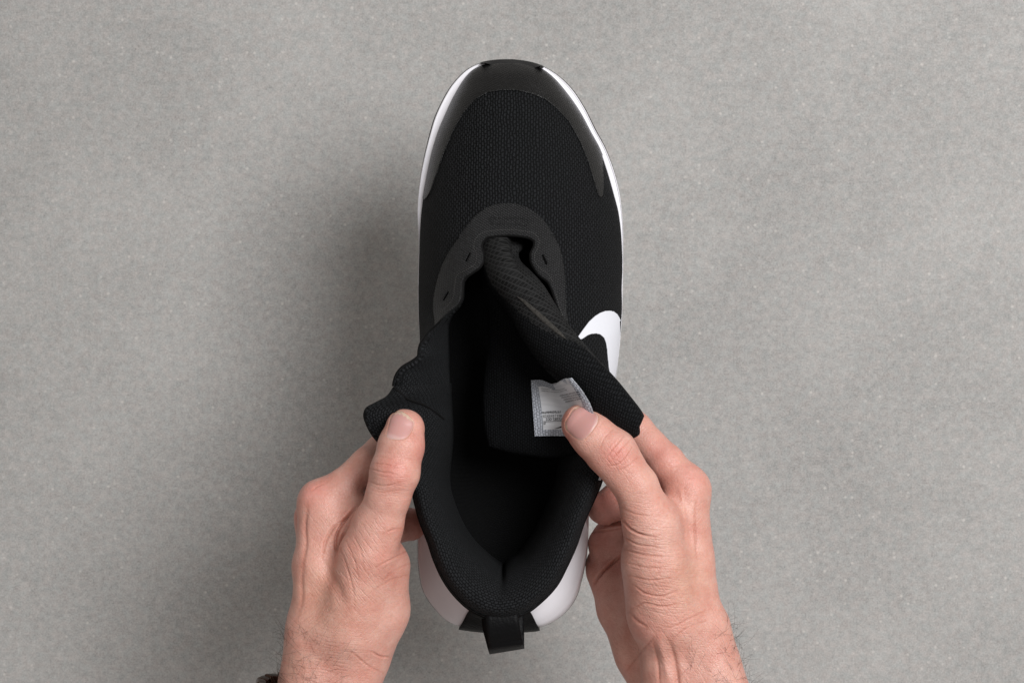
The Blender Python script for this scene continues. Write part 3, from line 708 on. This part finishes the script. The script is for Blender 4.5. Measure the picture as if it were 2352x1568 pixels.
def hand_sdf(spec):
    def f(p, detail=True):
        sh = p.shape[:-1]; p = p.reshape(-1, 3)
        A = None
        for js in spec['body']:
            e = chain(p, js, .004); A = e if A is None else smin(A, e, spec.get('k', .008))
        out = A
        for js, k in spec['fingers']:
            F = chain(p, js, .0025); out = np.minimum(out, smin(A, F, k))
        if detail:
            D = toD(p); z = p[:, 2]
            for line, w, dep, z0, z1 in spec['grooves']:
                ln = cat([(x, y, 0) for x, y in line], 24)[:, :2] if len(line) > 2 else np.asarray(line, float)
                lo, hi = ln.min(0) - 3*w, ln.max(0) + 3*w
                m = (D[:, 0] > lo[0]) & (D[:, 0] < hi[0]) & (D[:, 1] > lo[1]) & (D[:, 1] < hi[1]) & (z > z0) & (z < z1)
                if not m.any(): continue
                q, ds = near_poly(D[m], ln, closed=False)
                # fade towards both ends of the crease
                L = np.concatenate([[0], np.cumsum(np.linalg.norm(np.diff(ln, axis=0), axis=1))])
                ia = np.argmin(np.linalg.norm(ln[None] - q[:, None], axis=-1), 1) if m.sum() < 60000 else np.full(m.sum(), 12)
                s = L[ia]/L[-1]; fade = np.clip(np.minimum(s, 1-s)*3.2, 0, 1)**.8
                w_ = w if dep < 0 or w > 9 else w*.62; dp_ = dep*(.8 if dep > .0012 else .62)
                g = dp_*np.exp(-(ds/w_)**2) - .18*dp_*np.exp(-((ds-2.6*w_)/(1.6*w_))**2)
                out = out.copy(); out[m] += g*fade
        return out.reshape(sh)
    return f
def surface_nets(F, org, h):
    nx, ny, nz = F.shape; s = F < 0
    c = np.zeros((nx-1, ny-1, nz-1), int)
    for dx in (0, 1):
        for dy in (0, 1):
            for dz in (0, 1): c += s[dx:nx-1+dx, dy:ny-1+dy, dz:nz-1+dz]
    act = (c > 0) & (c < 8); idx = -np.ones(act.shape, int); cells = np.argwhere(act); idx[act] = np.arange(len(cells))
    acc = np.zeros((len(cells), 3)); cnt = np.zeros(len(cells))
    cor = [(a, b, d) for a in (0, 1) for b in (0, 1) for d in (0, 1)]
    for a in cor:
        for ax in range(3):
            if a[ax]: continue
            b = list(a); b[ax] = 1
            fa = F[tuple((cells + a).T)]; fb = F[tuple((cells + b).T)]; m = (fa < 0) != (fb < 0)
            t = np.where(m, fa/np.where(m, fa-fb, 1), 0); pt = np.array(a)[None] + t[:, None]*(np.array(b)-np.array(a))[None]
            acc += pt*m[:, None]; cnt += m
    V = org + h*(cells + acc/cnt[:, None]); faces = []
    for ax in range(3):
        o1, o2 = [(1, 2), (2, 0), (0, 1)][ax]
        sl0 = [slice(None)]*3; sl1 = [slice(None)]*3; sl0[ax] = slice(0, -1); sl1[ax] = slice(1, None)
        ch = s[tuple(sl0)] != s[tuple(sl1)]; e = np.argwhere(ch)
        e = e[(e[:, o1] > 0) & (e[:, o2] > 0) & (e[:, o1] < F.shape[o1]-1) & (e[:, o2] < F.shape[o2]-1)]
        ins_ = s[tuple(e.T)]
        def cell(d1, d2): q = e.copy(); q[:, o1] -= d1; q[:, o2] -= d2; return idx[tuple(q.T)]
        q = np.stack([cell(1, 1), cell(0, 1), cell(0, 0), cell(1, 0)], -1); q[~ins_] = q[~ins_][:, ::-1]; faces.append(q)
    return V, np.vstack(faces)
def build_hand(name, spec, lo, hi, tintf):
    f = hand_sdf(spec); h = .0019
    xs = [np.arange(lo[k], hi[k], h) for k in range(3)]; G = np.stack(np.meshgrid(*xs, indexing='ij'), -1)
    Fd = f(G, False); V, Q = surface_nets(Fd, np.array([a[0] for a in xs]), h)
    o = mesh_obj(name, V, Q, None)
    m = o.modifiers.new('s', 'SUBSURF'); m.levels = 2; m.render_levels = 2
    bpy.context.view_layer.update()
    me = bpy.data.meshes.new_from_object(o.evaluated_get(bpy.context.evaluated_depsgraph_get()))
    o.modifiers.clear(); old = o.data; o.data = me; bpy.data.meshes.remove(old)
    V = np.empty(len(me.vertices)*3); me.vertices.foreach_get('co', V); V = V.reshape(-1, 3)
    for it in range(2):
        e = .0002; det = it > 0; d0 = f(V, det)
        g = np.stack([f(V + np.eye(3)[k]*e, False) - f(V - np.eye(3)[k]*e, False) for k in range(3)], -1)/(2*e) if it == 0 else g
        gn = g/np.maximum(np.linalg.norm(g, axis=1, keepdims=True), 1e-6)
        V = V - gn*np.clip(d0, -.004, .004)[:, None]
    # gentle unevenness of flesh
    V = V + gn*(.00022*np.sin(V[:, 0]*310+1.1)*np.sin(V[:, 1]*270)*np.sin(V[:, 2]*290+.7))[:, None]
    me.vertices.foreach_set('co', V.ravel())
    a = me.color_attributes.new('tint', 'FLOAT_COLOR', 'POINT'); c = np.ones((len(V), 4)); c[:, :3] = tintf(V, spec)
    a.data.foreach_set('color', c.ravel())
    fu = np.full((len(V), 4), .12); fu[:, 3] = 1
    for (x, y, z, r, col) in spec['furrows']:
        p = P(x, y, z); k = np.exp(-(np.linalg.norm(V-p, axis=1)/(r*SC(z)))**2); fu[:, :3] += k[:, None]*np.array(col)
    a = me.color_attributes.new('furrow', 'FLOAT_COLOR', 'POINT'); a.data.foreach_set('color', np.clip(fu, 0, 1).ravel())
    me.polygons.foreach_set('use_smooth', [True]*len(me.polygons)); me.materials.clear(); me.materials.append(M['skin']); me.update()
    return o, V, gn
BASE = np.array([.600, .325, .262]); RED = np.array([.595, .225, .188]); PALE = np.array([.690, .445, .375])
def tint(V, spec):
    D = toD(V); c = np.tile(BASE, (len(V), 1))
    for (x, y, z, r, wgt, col) in spec['spots']:
        p = P(x, y, z); k = np.exp(-(np.linalg.norm(V-p, axis=1)/(r*SC(z)))**2)*wgt; c = c*(1-k[:, None]) + col*k[:, None]
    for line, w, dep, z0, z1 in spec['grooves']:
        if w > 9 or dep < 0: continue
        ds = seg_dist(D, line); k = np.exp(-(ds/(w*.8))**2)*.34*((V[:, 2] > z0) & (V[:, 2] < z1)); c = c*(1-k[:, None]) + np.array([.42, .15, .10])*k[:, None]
    return c
Z = (.055, .2)
NAIL_L = [(889,1004),(898,1008),(908,1009),(921,1009),(932,1006),(940,998),(948,983),(951,970),(943,959),(929,948),(915,943),(905,947),(898,957),(894,974),(890,990)]
NAIL_R = [(1337,1010),(1348,1002),(1357,993),(1366,981),(1373,968),(1374,958),(1360,942),(1338,932),(1321,936),(1308,954),(1298,971),(1300,985),(1314,999),(1327,1008)]
left = dict(k=.008, body=[
    [(700,2300,.110,120),(706,1850,.088,105),(705,1640,.080,80),(722,1450,.080,62)],
    [(790,2300,.100,125),(790,1850,.080,105),(790,1640,.075,84),(798,1450,.078,80)],
    [(750,2300,.085,120),(750,1850,.062,100),(752,1640,.055,80),(755,1450,.055,74)],
    [(725,1450,.080,58),(731,1300,.080,56),(738,1160,.074,50)],
    [(735,1450,.062,60),(728,1190,.052,47)], [(745,1450,.045,58),(735,1220,.036,44)], [(765,1450,.037,55),(745,1260,.024,38)],
    [(800,1440,.085,78),(845,1270,.096,62),(866,1212,.098,55)],
    [(856,1228,.088,38),(820,1172,.080,33),(775,1195,.079,42)],
    [(825,1490,.074,77),(857,1400,.077,81),(871,1300,.083,71)], [(840,1400,.060,60),(850,1300,.060,52)]],
  fingers=[([(866,1212,.098,54),(893,1135,.103,51),(907,1084,.105,56),(921,1025,.104,52),(930,985,.1015,46)], .005),
           ([(738,1150,.074,48),(785,1120,.074,40),(846,1066,.070,40),(888,1018,.060,35)], .007),
           ([(728,1190,.052,45),(820,1185,.050,42),(900,1205,.048,42),(941,1203,.046,38)], .006),
           ([(735,1225,.036,42),(830,1210,.034,38),(910,1205,.033,36),(938,1203,.032,33)], .006),
           ([(745,1260,.024,36),(830,1235,.022,33),(900,1220,.022,30)], .006)],
  grooves=[([(847,1074),(867,1081),(902,1087),(917,1091)], 2.2, .0008, *Z), ([(858,1064),(889,1066),(914,1074)], 2.0, .00065, *Z), ([(862,1048),(887,1049),(899,1054)], 1.8, .0004, *Z),
           ([(847,1104),(867,1113),(892,1114),(919,1106)], 2.2, .0006, *Z), ([(852,1124),(880,1130),(912,1124)], 2.0, .0003, *Z), ([(866,1062),(868,1084)], 1.6, .0003, *Z),
           ([(819,1159),(802,1181),(784,1206),(772,1236),(771,1264)], 4.5, .0036, *Z), ([(796,1187),(764,1214),(747,1246),(742,1275)], 4.5, .0014, *Z),
           ([(707,1160),(701,1205),(702,1250),(695,1300)], 6.5, .0009, *Z), ([(699,1290),(693,1330),(694,1370),(688,1410)], 6.5, .0006, *Z), ([(739,1276),(757,1316),(780,1361),(792,1395)], 12, .0014, *Z),
           ([(780,1255),(800,1310),(812,1360),(815,1400)], 3.0, .0005, *Z), ([(795,1240),(815,1290),(826,1330)], 2.5, .0004, *Z), ([(812,1225),(830,1270),(838,1310)], 2.5, .00035, *Z),
           ([(852,1494),(872,1506),(897,1508)], 3.0, .0010, *Z), ([(864,1301),(914,1276),(939,1262)], 3.0, .0006, *Z), ([(880,1330),(915,1305),(941,1293)], 2.5, .0003, *Z),
           ([(860,1352),(900,1330),(938,1318)], 2.5, .0003, *Z), ([(800,1490),(850,1530),(880,1545)], 3.0, .0005, *Z), 
           ([(716,1128),(730,1116),(744,1112)], 2.5, .0004, *Z), ([(880,1225),(905,1215),(920,1213)], 3, .0006, *Z),
           (NAIL_L + NAIL_L[:1], 1.9, .0008, .09, .2)],
  furrows=[(895,1100,.115,50,(.8,0,0)), (850,1230,.11,60,(.2,0,.9)), (790,1330,.1,70,(0,.3,.9)), (745,1430,.1,80,(.3,.9,0)), (720,1540,.1,90,(.6,.7,0)), (860,1330,.1,70,(0,.1,.7)), (730,1230,.08,80,(.1,.2,.5)), (850,1530,.1,70,(.2,.5,0)), (940,1010,.11,40,(.3,0,.3))],
  spots=[(908,1080,.118,38,.55,RED), (955,1020,.105,34,.75,RED), (930,940,.10,22,.35,PALE), (715,1120,.085,34,.7,RED), (690,1180,.06,34,.55,RED), (905,1280,.098,60,.5,np.array([.58,.27,.215])),
         (760,1380,.09,90,.35,np.array([.56,.31,.20])), (890,1420,.09,60,.4,PALE), (950,1205,.05,45,.6,RED), (670,1540,.09,60,.3,np.array([.40,.22,.15])), (890,1170,.11,40,.35,PALE)])
right = dict(k=.008, body=[
    [(1760,2300,.110,120),(1722,1850,.088,105),(1655,1640,.080,84),(1612,1450,.078,66)],
    [(1650,2300,.100,125),(1612,1850,.080,105),(1565,1640,.075,85),(1542,1450,.075,78)],
    [(1690,2300,.085,120),(1640,1850,.062,100),(1548,1640,.055,80),(1490,1480,.048,70)],
    [(1482,1490,.048,70),(1436,1395,.036,62),(1402,1315,.032,54)],
    [(1602,1450,.078,60),(1583,1290,.078,56),(1578,1125,.077,48)], [(1590,1450,.060,60),(1570,1180,.055,46)], [(1570,1450,.045,58),(1550,1220,.038,44)], [(1540,1450,.037,55),(1520,1260,.026,40)],
    [(1500,1450,.050,70),(1485,1260,.045,52)], [(1510,1185,.087,36),(1560,1180,.081,40)],
    [(1535,1420,.085,76),(1508,1290,.092,70),(1497,1205,.096,63)], [(1512,1400,.080,72),(1500,1290,.085,68)]],
  fingers=[([(1497,1205,.096,62),(1460,1116,.101,50),(1404,1038,.102,57),(1364,1000,.100,53),(1336,974,.097,47)], .005),
           ([(1578,1122,.077,48),(1530,1062,.075,41),(1462,987,.068,38),(1450,968,.064,34)], .007),
           ([(1570,1175,.055,45),(1490,1150,.052,42),(1420,1150,.048,42),(1388,1166,.046,39)], .006),
           ([(1550,1220,.038,44),(1470,1212,.037,44),(1410,1232,.035,44),(1390,1250,.034,40)], .006),
           ([(1520,1260,.026,40),(1440,1272,.026,42),(1388,1292,.026,39)], .006)],
  grooves=[([(1392,1050),(1408,1029),(1433,1001)], 2.2, .0008, *Z), ([(1411,1051),(1433,1026),(1447,1010)], 2.2, .0008, *Z), ([(1392,1070),(1420,1066),(1438,1050),(1452,1026)], 2.2, .0006, *Z), ([(1378,1031),(1389,1004),(1408,987)], 1.8, .0004, *Z),
           ([(1415,1080),(1440,1072),(1465,1050)], 2.0, .0004, *Z), ([(1420,1040),(1426,1028)], 1.5, .0003, *Z),
           ([(1428,1192),(1447,1213),(1474,1227),(1508,1233)], 3.2, .0016, *Z), ([(1430,1229),(1461,1249),(1510,1255)], 3.0, .0010, *Z), ([(1433,1260),(1474,1273),(1522,1277)], 3.0, .0009, *Z), ([(1440,1290),(1480,1302),(1530,1304)], 3.0, .0006, *Z),
           ([(1454,1341),(1481,1361),(1524,1368),(1555,1355)], 3.0, .0011, *Z), ([(1442,1320),(1490,1332),(1540,1326)], 3.0, .0006, *Z), ([(1428,1165),(1460,1180),(1500,1182)], 3.0, .0004, *Z),
           ([(1449,1398),(1478,1385),(1520,1392),(1560,1386)], 3.2, .0010, *Z), ([(1446,1404),(1462,1424),(1488,1440)], 4.5, .0011, *Z), ([(1528,1444),(1552,1436),(1580,1422),(1618,1402)], 2.6, .0007, *Z), ([(1545,1466),(1570,1446),(1622,1424)], 2.6, .0005, *Z),
           ([(1510,1452),(1521,1495),(1531,1538),(1538,1580)], 8.0, -.0014, *Z), ([(1536,1466),(1548,1510),(1556,1560),(1558,1610)], 8.0, .0013, *Z), ([(1440,1538),(1472,1496),(1502,1462)], 4.0, .0005, .03, .2),
           ([(1500,1470),(1510,1520),(1516,1580)], 5, .0007, *Z), ([(1598,1150),(1596,1210),(1600,1280)], 4, .0007, *Z), ([(1560,1110),(1572,1180),(1580,1250)], 4, -.0006, *Z),
           ([(1426,1212),(1395,1217),(1362,1223)], 3.5, .0012, .02, .06), ([(1432,1272),(1404,1295),(1372,1328),(1364,1342)], 4.5, .0025, .02, .075), 
           (NAIL_R + NAIL_R[:1], 1.9, .0008, .085, .2)],
  furrows=[(1430,1060,.115,50,(.2,0,.8)), (1480,1200,.11,60,(.9,0,0)), (1490,1290,.11,70,(1,.1,0)), (1560,1330,.11,70,(.8,0,.3)), (1500,1390,.1,60,(.7,.3,.3)), (1600,1400,.1,80,(.5,0,.6)), (1580,1500,.1,90,(.4,.1,.5)), (1590,1200,.09,80,(.1,.5,.1)), (1450,1480,.06,80,(.3,0,.4)), (1330,1000,.11,40,(.2,0,.4))],
  spots=[(1418,1040,.115,38,.65,RED), (1316,1000,.10,34,.6,RED), (1335,925,.10,26,.4,PALE), (1600,1085,.09,36,.6,RED), (1520,1030,.085,40,.5,RED), (1380,1160,.06,60,.75,RED), (1395,1260,.055,70,.65,RED), (1430,1420,.06,80,.4,np.array([.55,.28,.21])),
         (1500,1250,.11,60,.3,PALE), (1490,1440,.09,40,.5,RED), (1590,1330,.1,70,.3,np.array([.57,.33,.215])), (1510,1110,.08,30,.4,RED), (1440,1000,.11,22,.4,PALE)])
def bounds(x0, x1, y0, y1, z0, z1): a = P(x0, y1, z0)*1.0; b = P(x1, y0, z0); return (min(a[0], b[0])-.005, min(a[1], b[1])-.005, z0), (max(a[0], b[0])+.005, max(a[1], b[1])+.005, z1)
hl, VL, NL_ = build_hand('hand', left, *bounds(560, 1010, 900, 1960, .006, .135), tint)
tag(hl, 'hand on the side without the logo, thumb pressing the folded flap, dark bracelet behind', 'hand', group='hands opening the shoe')
hr, VR, NR_ = build_hand('hand', right, *bounds(1240, 1830, 900, 1960, .006, .135), tint)
tag(hr, 'hand beside the white logo, thumb pressing the size label on the tongue', 'hand', group='hands opening the shoe')
bpy.context.view_layer.update(); bv_hl, bv_hr = bvh_of(hl), bvh_of(hr)

def nail(poly, bv, hand, base, tipp, kk=.78):
    pl = smooth_poly(poly, 90); c = pl.mean(0); ax = np.array(tipp, float)-np.array(base, float); L = np.linalg.norm(ax); ax /= L
    rings = []; cols = []
    ks = np.linspace(0, 1, 16)
    zc = drape(bv, *c, 0)
    for k in ks:
        q = c + (pl-c)*k
        row = []
        for p in q:
            w = drape(bv, p[0], p[1], 0); e = (1-k**4)
            row.append(w + np.array([0, 0, .00035*e + .00008]))
            t = ((p - np.array(base)) @ ax)/L
            col = np.array([.52, .27, .245])
            col = col*(1-.55*sstep(t, .20, .08)) + np.array([.66, .46, .43])*.55*sstep(t, .20, .08) if t < .2 else col
            nz = .05*math.sin(p[0]*.55+p[1]*.3); edge = .8*sstep(t, .72, .80)*sstep(k, kk+nz, kk+.07+nz); col = col*(1-edge) + np.array([.60, .47, .34])*edge
            rim = sstep(k, .93, 1.0)*.6; col = col*(1-rim) + np.array([.64, .46, .34])*rim
            cols.append(col)
        rings.append(row)
    G = np.array(rings)
    o = mesh_obj('thumb_nail', G.reshape(-1, 3), grid_faces(16, 90, cv=True), M['nail'], hand, cols=np.array(cols)); fix_normals(o)
    return o
nail(NAIL_L, bv_hl, hl, (905,1010), (930,942)); nail(NAIL_R, bv_hr, hr, (1371,988), (1298,960), .88)

def hairs(hand, V, Nn, sel, count, dirf, ln=(.006, .013)):
    idx = np.where(sel)[0]; C = Collect()
    for i in rng.choice(idx, count):
        p = V[i].copy(); n = Nn[i]; t = dirf(p) + rng.normal(0, .35, 3); t -= n*(t @ n)*.75; t /= np.linalg.norm(t)
        L = rng.uniform(*ln); pts = []; cur = rng.normal(0, .5, 3)
        for s in np.linspace(0, 1, 6):
            pts.append(p + n*(.0002 + .0016*math.sin(s*2.2)) + t*L*s + cur*L*.35*s*s)
        v, f = tube(pts, .000050, 3, taper=[1, 1, .9, .8, .6, .3]); C.add(v, f)
    o = C.build('arm_hair', M['hair'], hand); o["kind"] = "stuff"
DL, DR = toD(VL), toD(VR)
hairs(hl, VL, NL_, (DL[:, 1] > 1440) & (DL[:, 1] < 1760) & (DL[:, 0] < 735) & (VL[:, 2] > .055), 330, lambda p: np.array([-.5, .55, .3]))
hairs(hl, VL, NL_, (DL[:, 1] > 1490) & (DL[:, 1] < 1760) & (DL[:, 0] < 800) & (VL[:, 2] > .09), 60, lambda p: np.array([.5, .4, .3]))
hairs(hr, VR, NR_, (DR[:, 1] > 1420) & (DR[:, 1] < 1760) & (DR[:, 0] > 1635) & (VR[:, 2] > .055), 260, lambda p: np.array([.5, .35, .3]))
hairs(hr, VR, NR_, (DR[:, 1] > 1480) & (DR[:, 1] < 1760) & (DR[:, 0] > 1580) & (VR[:, 2] > .09), 70, lambda p: np.array([-.2, .6, .3]))

# ------------------------------------------------------------------ bracelet on the wrist, only its corner reaches into the picture
br = bpy.data.objects.new('bracelet', None); link(br); br.location = P(738, 1601, .074)
tag(br, 'dark bronze link bracelet round the wrist at the bottom edge', 'bracelet')
def link_mesh():
    bm = bmesh.new(); bmesh.ops.create_cube(bm, size=1); 
    for v in bm.verts: v.co = Vector((v.co.x*.0098, v.co.y*.0125, v.co.z*.0050))
    bmesh.ops.bevel(bm, geom=bm.edges[:], offset=.0013, segments=3, profile=.6, affect='EDGES')
    me = bpy.data.meshes.new('link'); bm.to_mesh(me); bm.free(); me.materials.append(M['link'])
    me.polygons.foreach_set('use_smooth', [True]*len(me.polygons)); return me
lm_ = link_mesh(); NLK = 19
for i in range(NLK):
    a = 2*math.pi*i/NLK
    o = bpy.data.objects.new('link', lm_); link(o, br)
    r1, r2 = .0315, .0290
    o.location = (r1*math.cos(a), -.0035*math.cos(a), r2*math.sin(a))
    o.rotation_euler = (0, -a + math.pi/2, -.30)
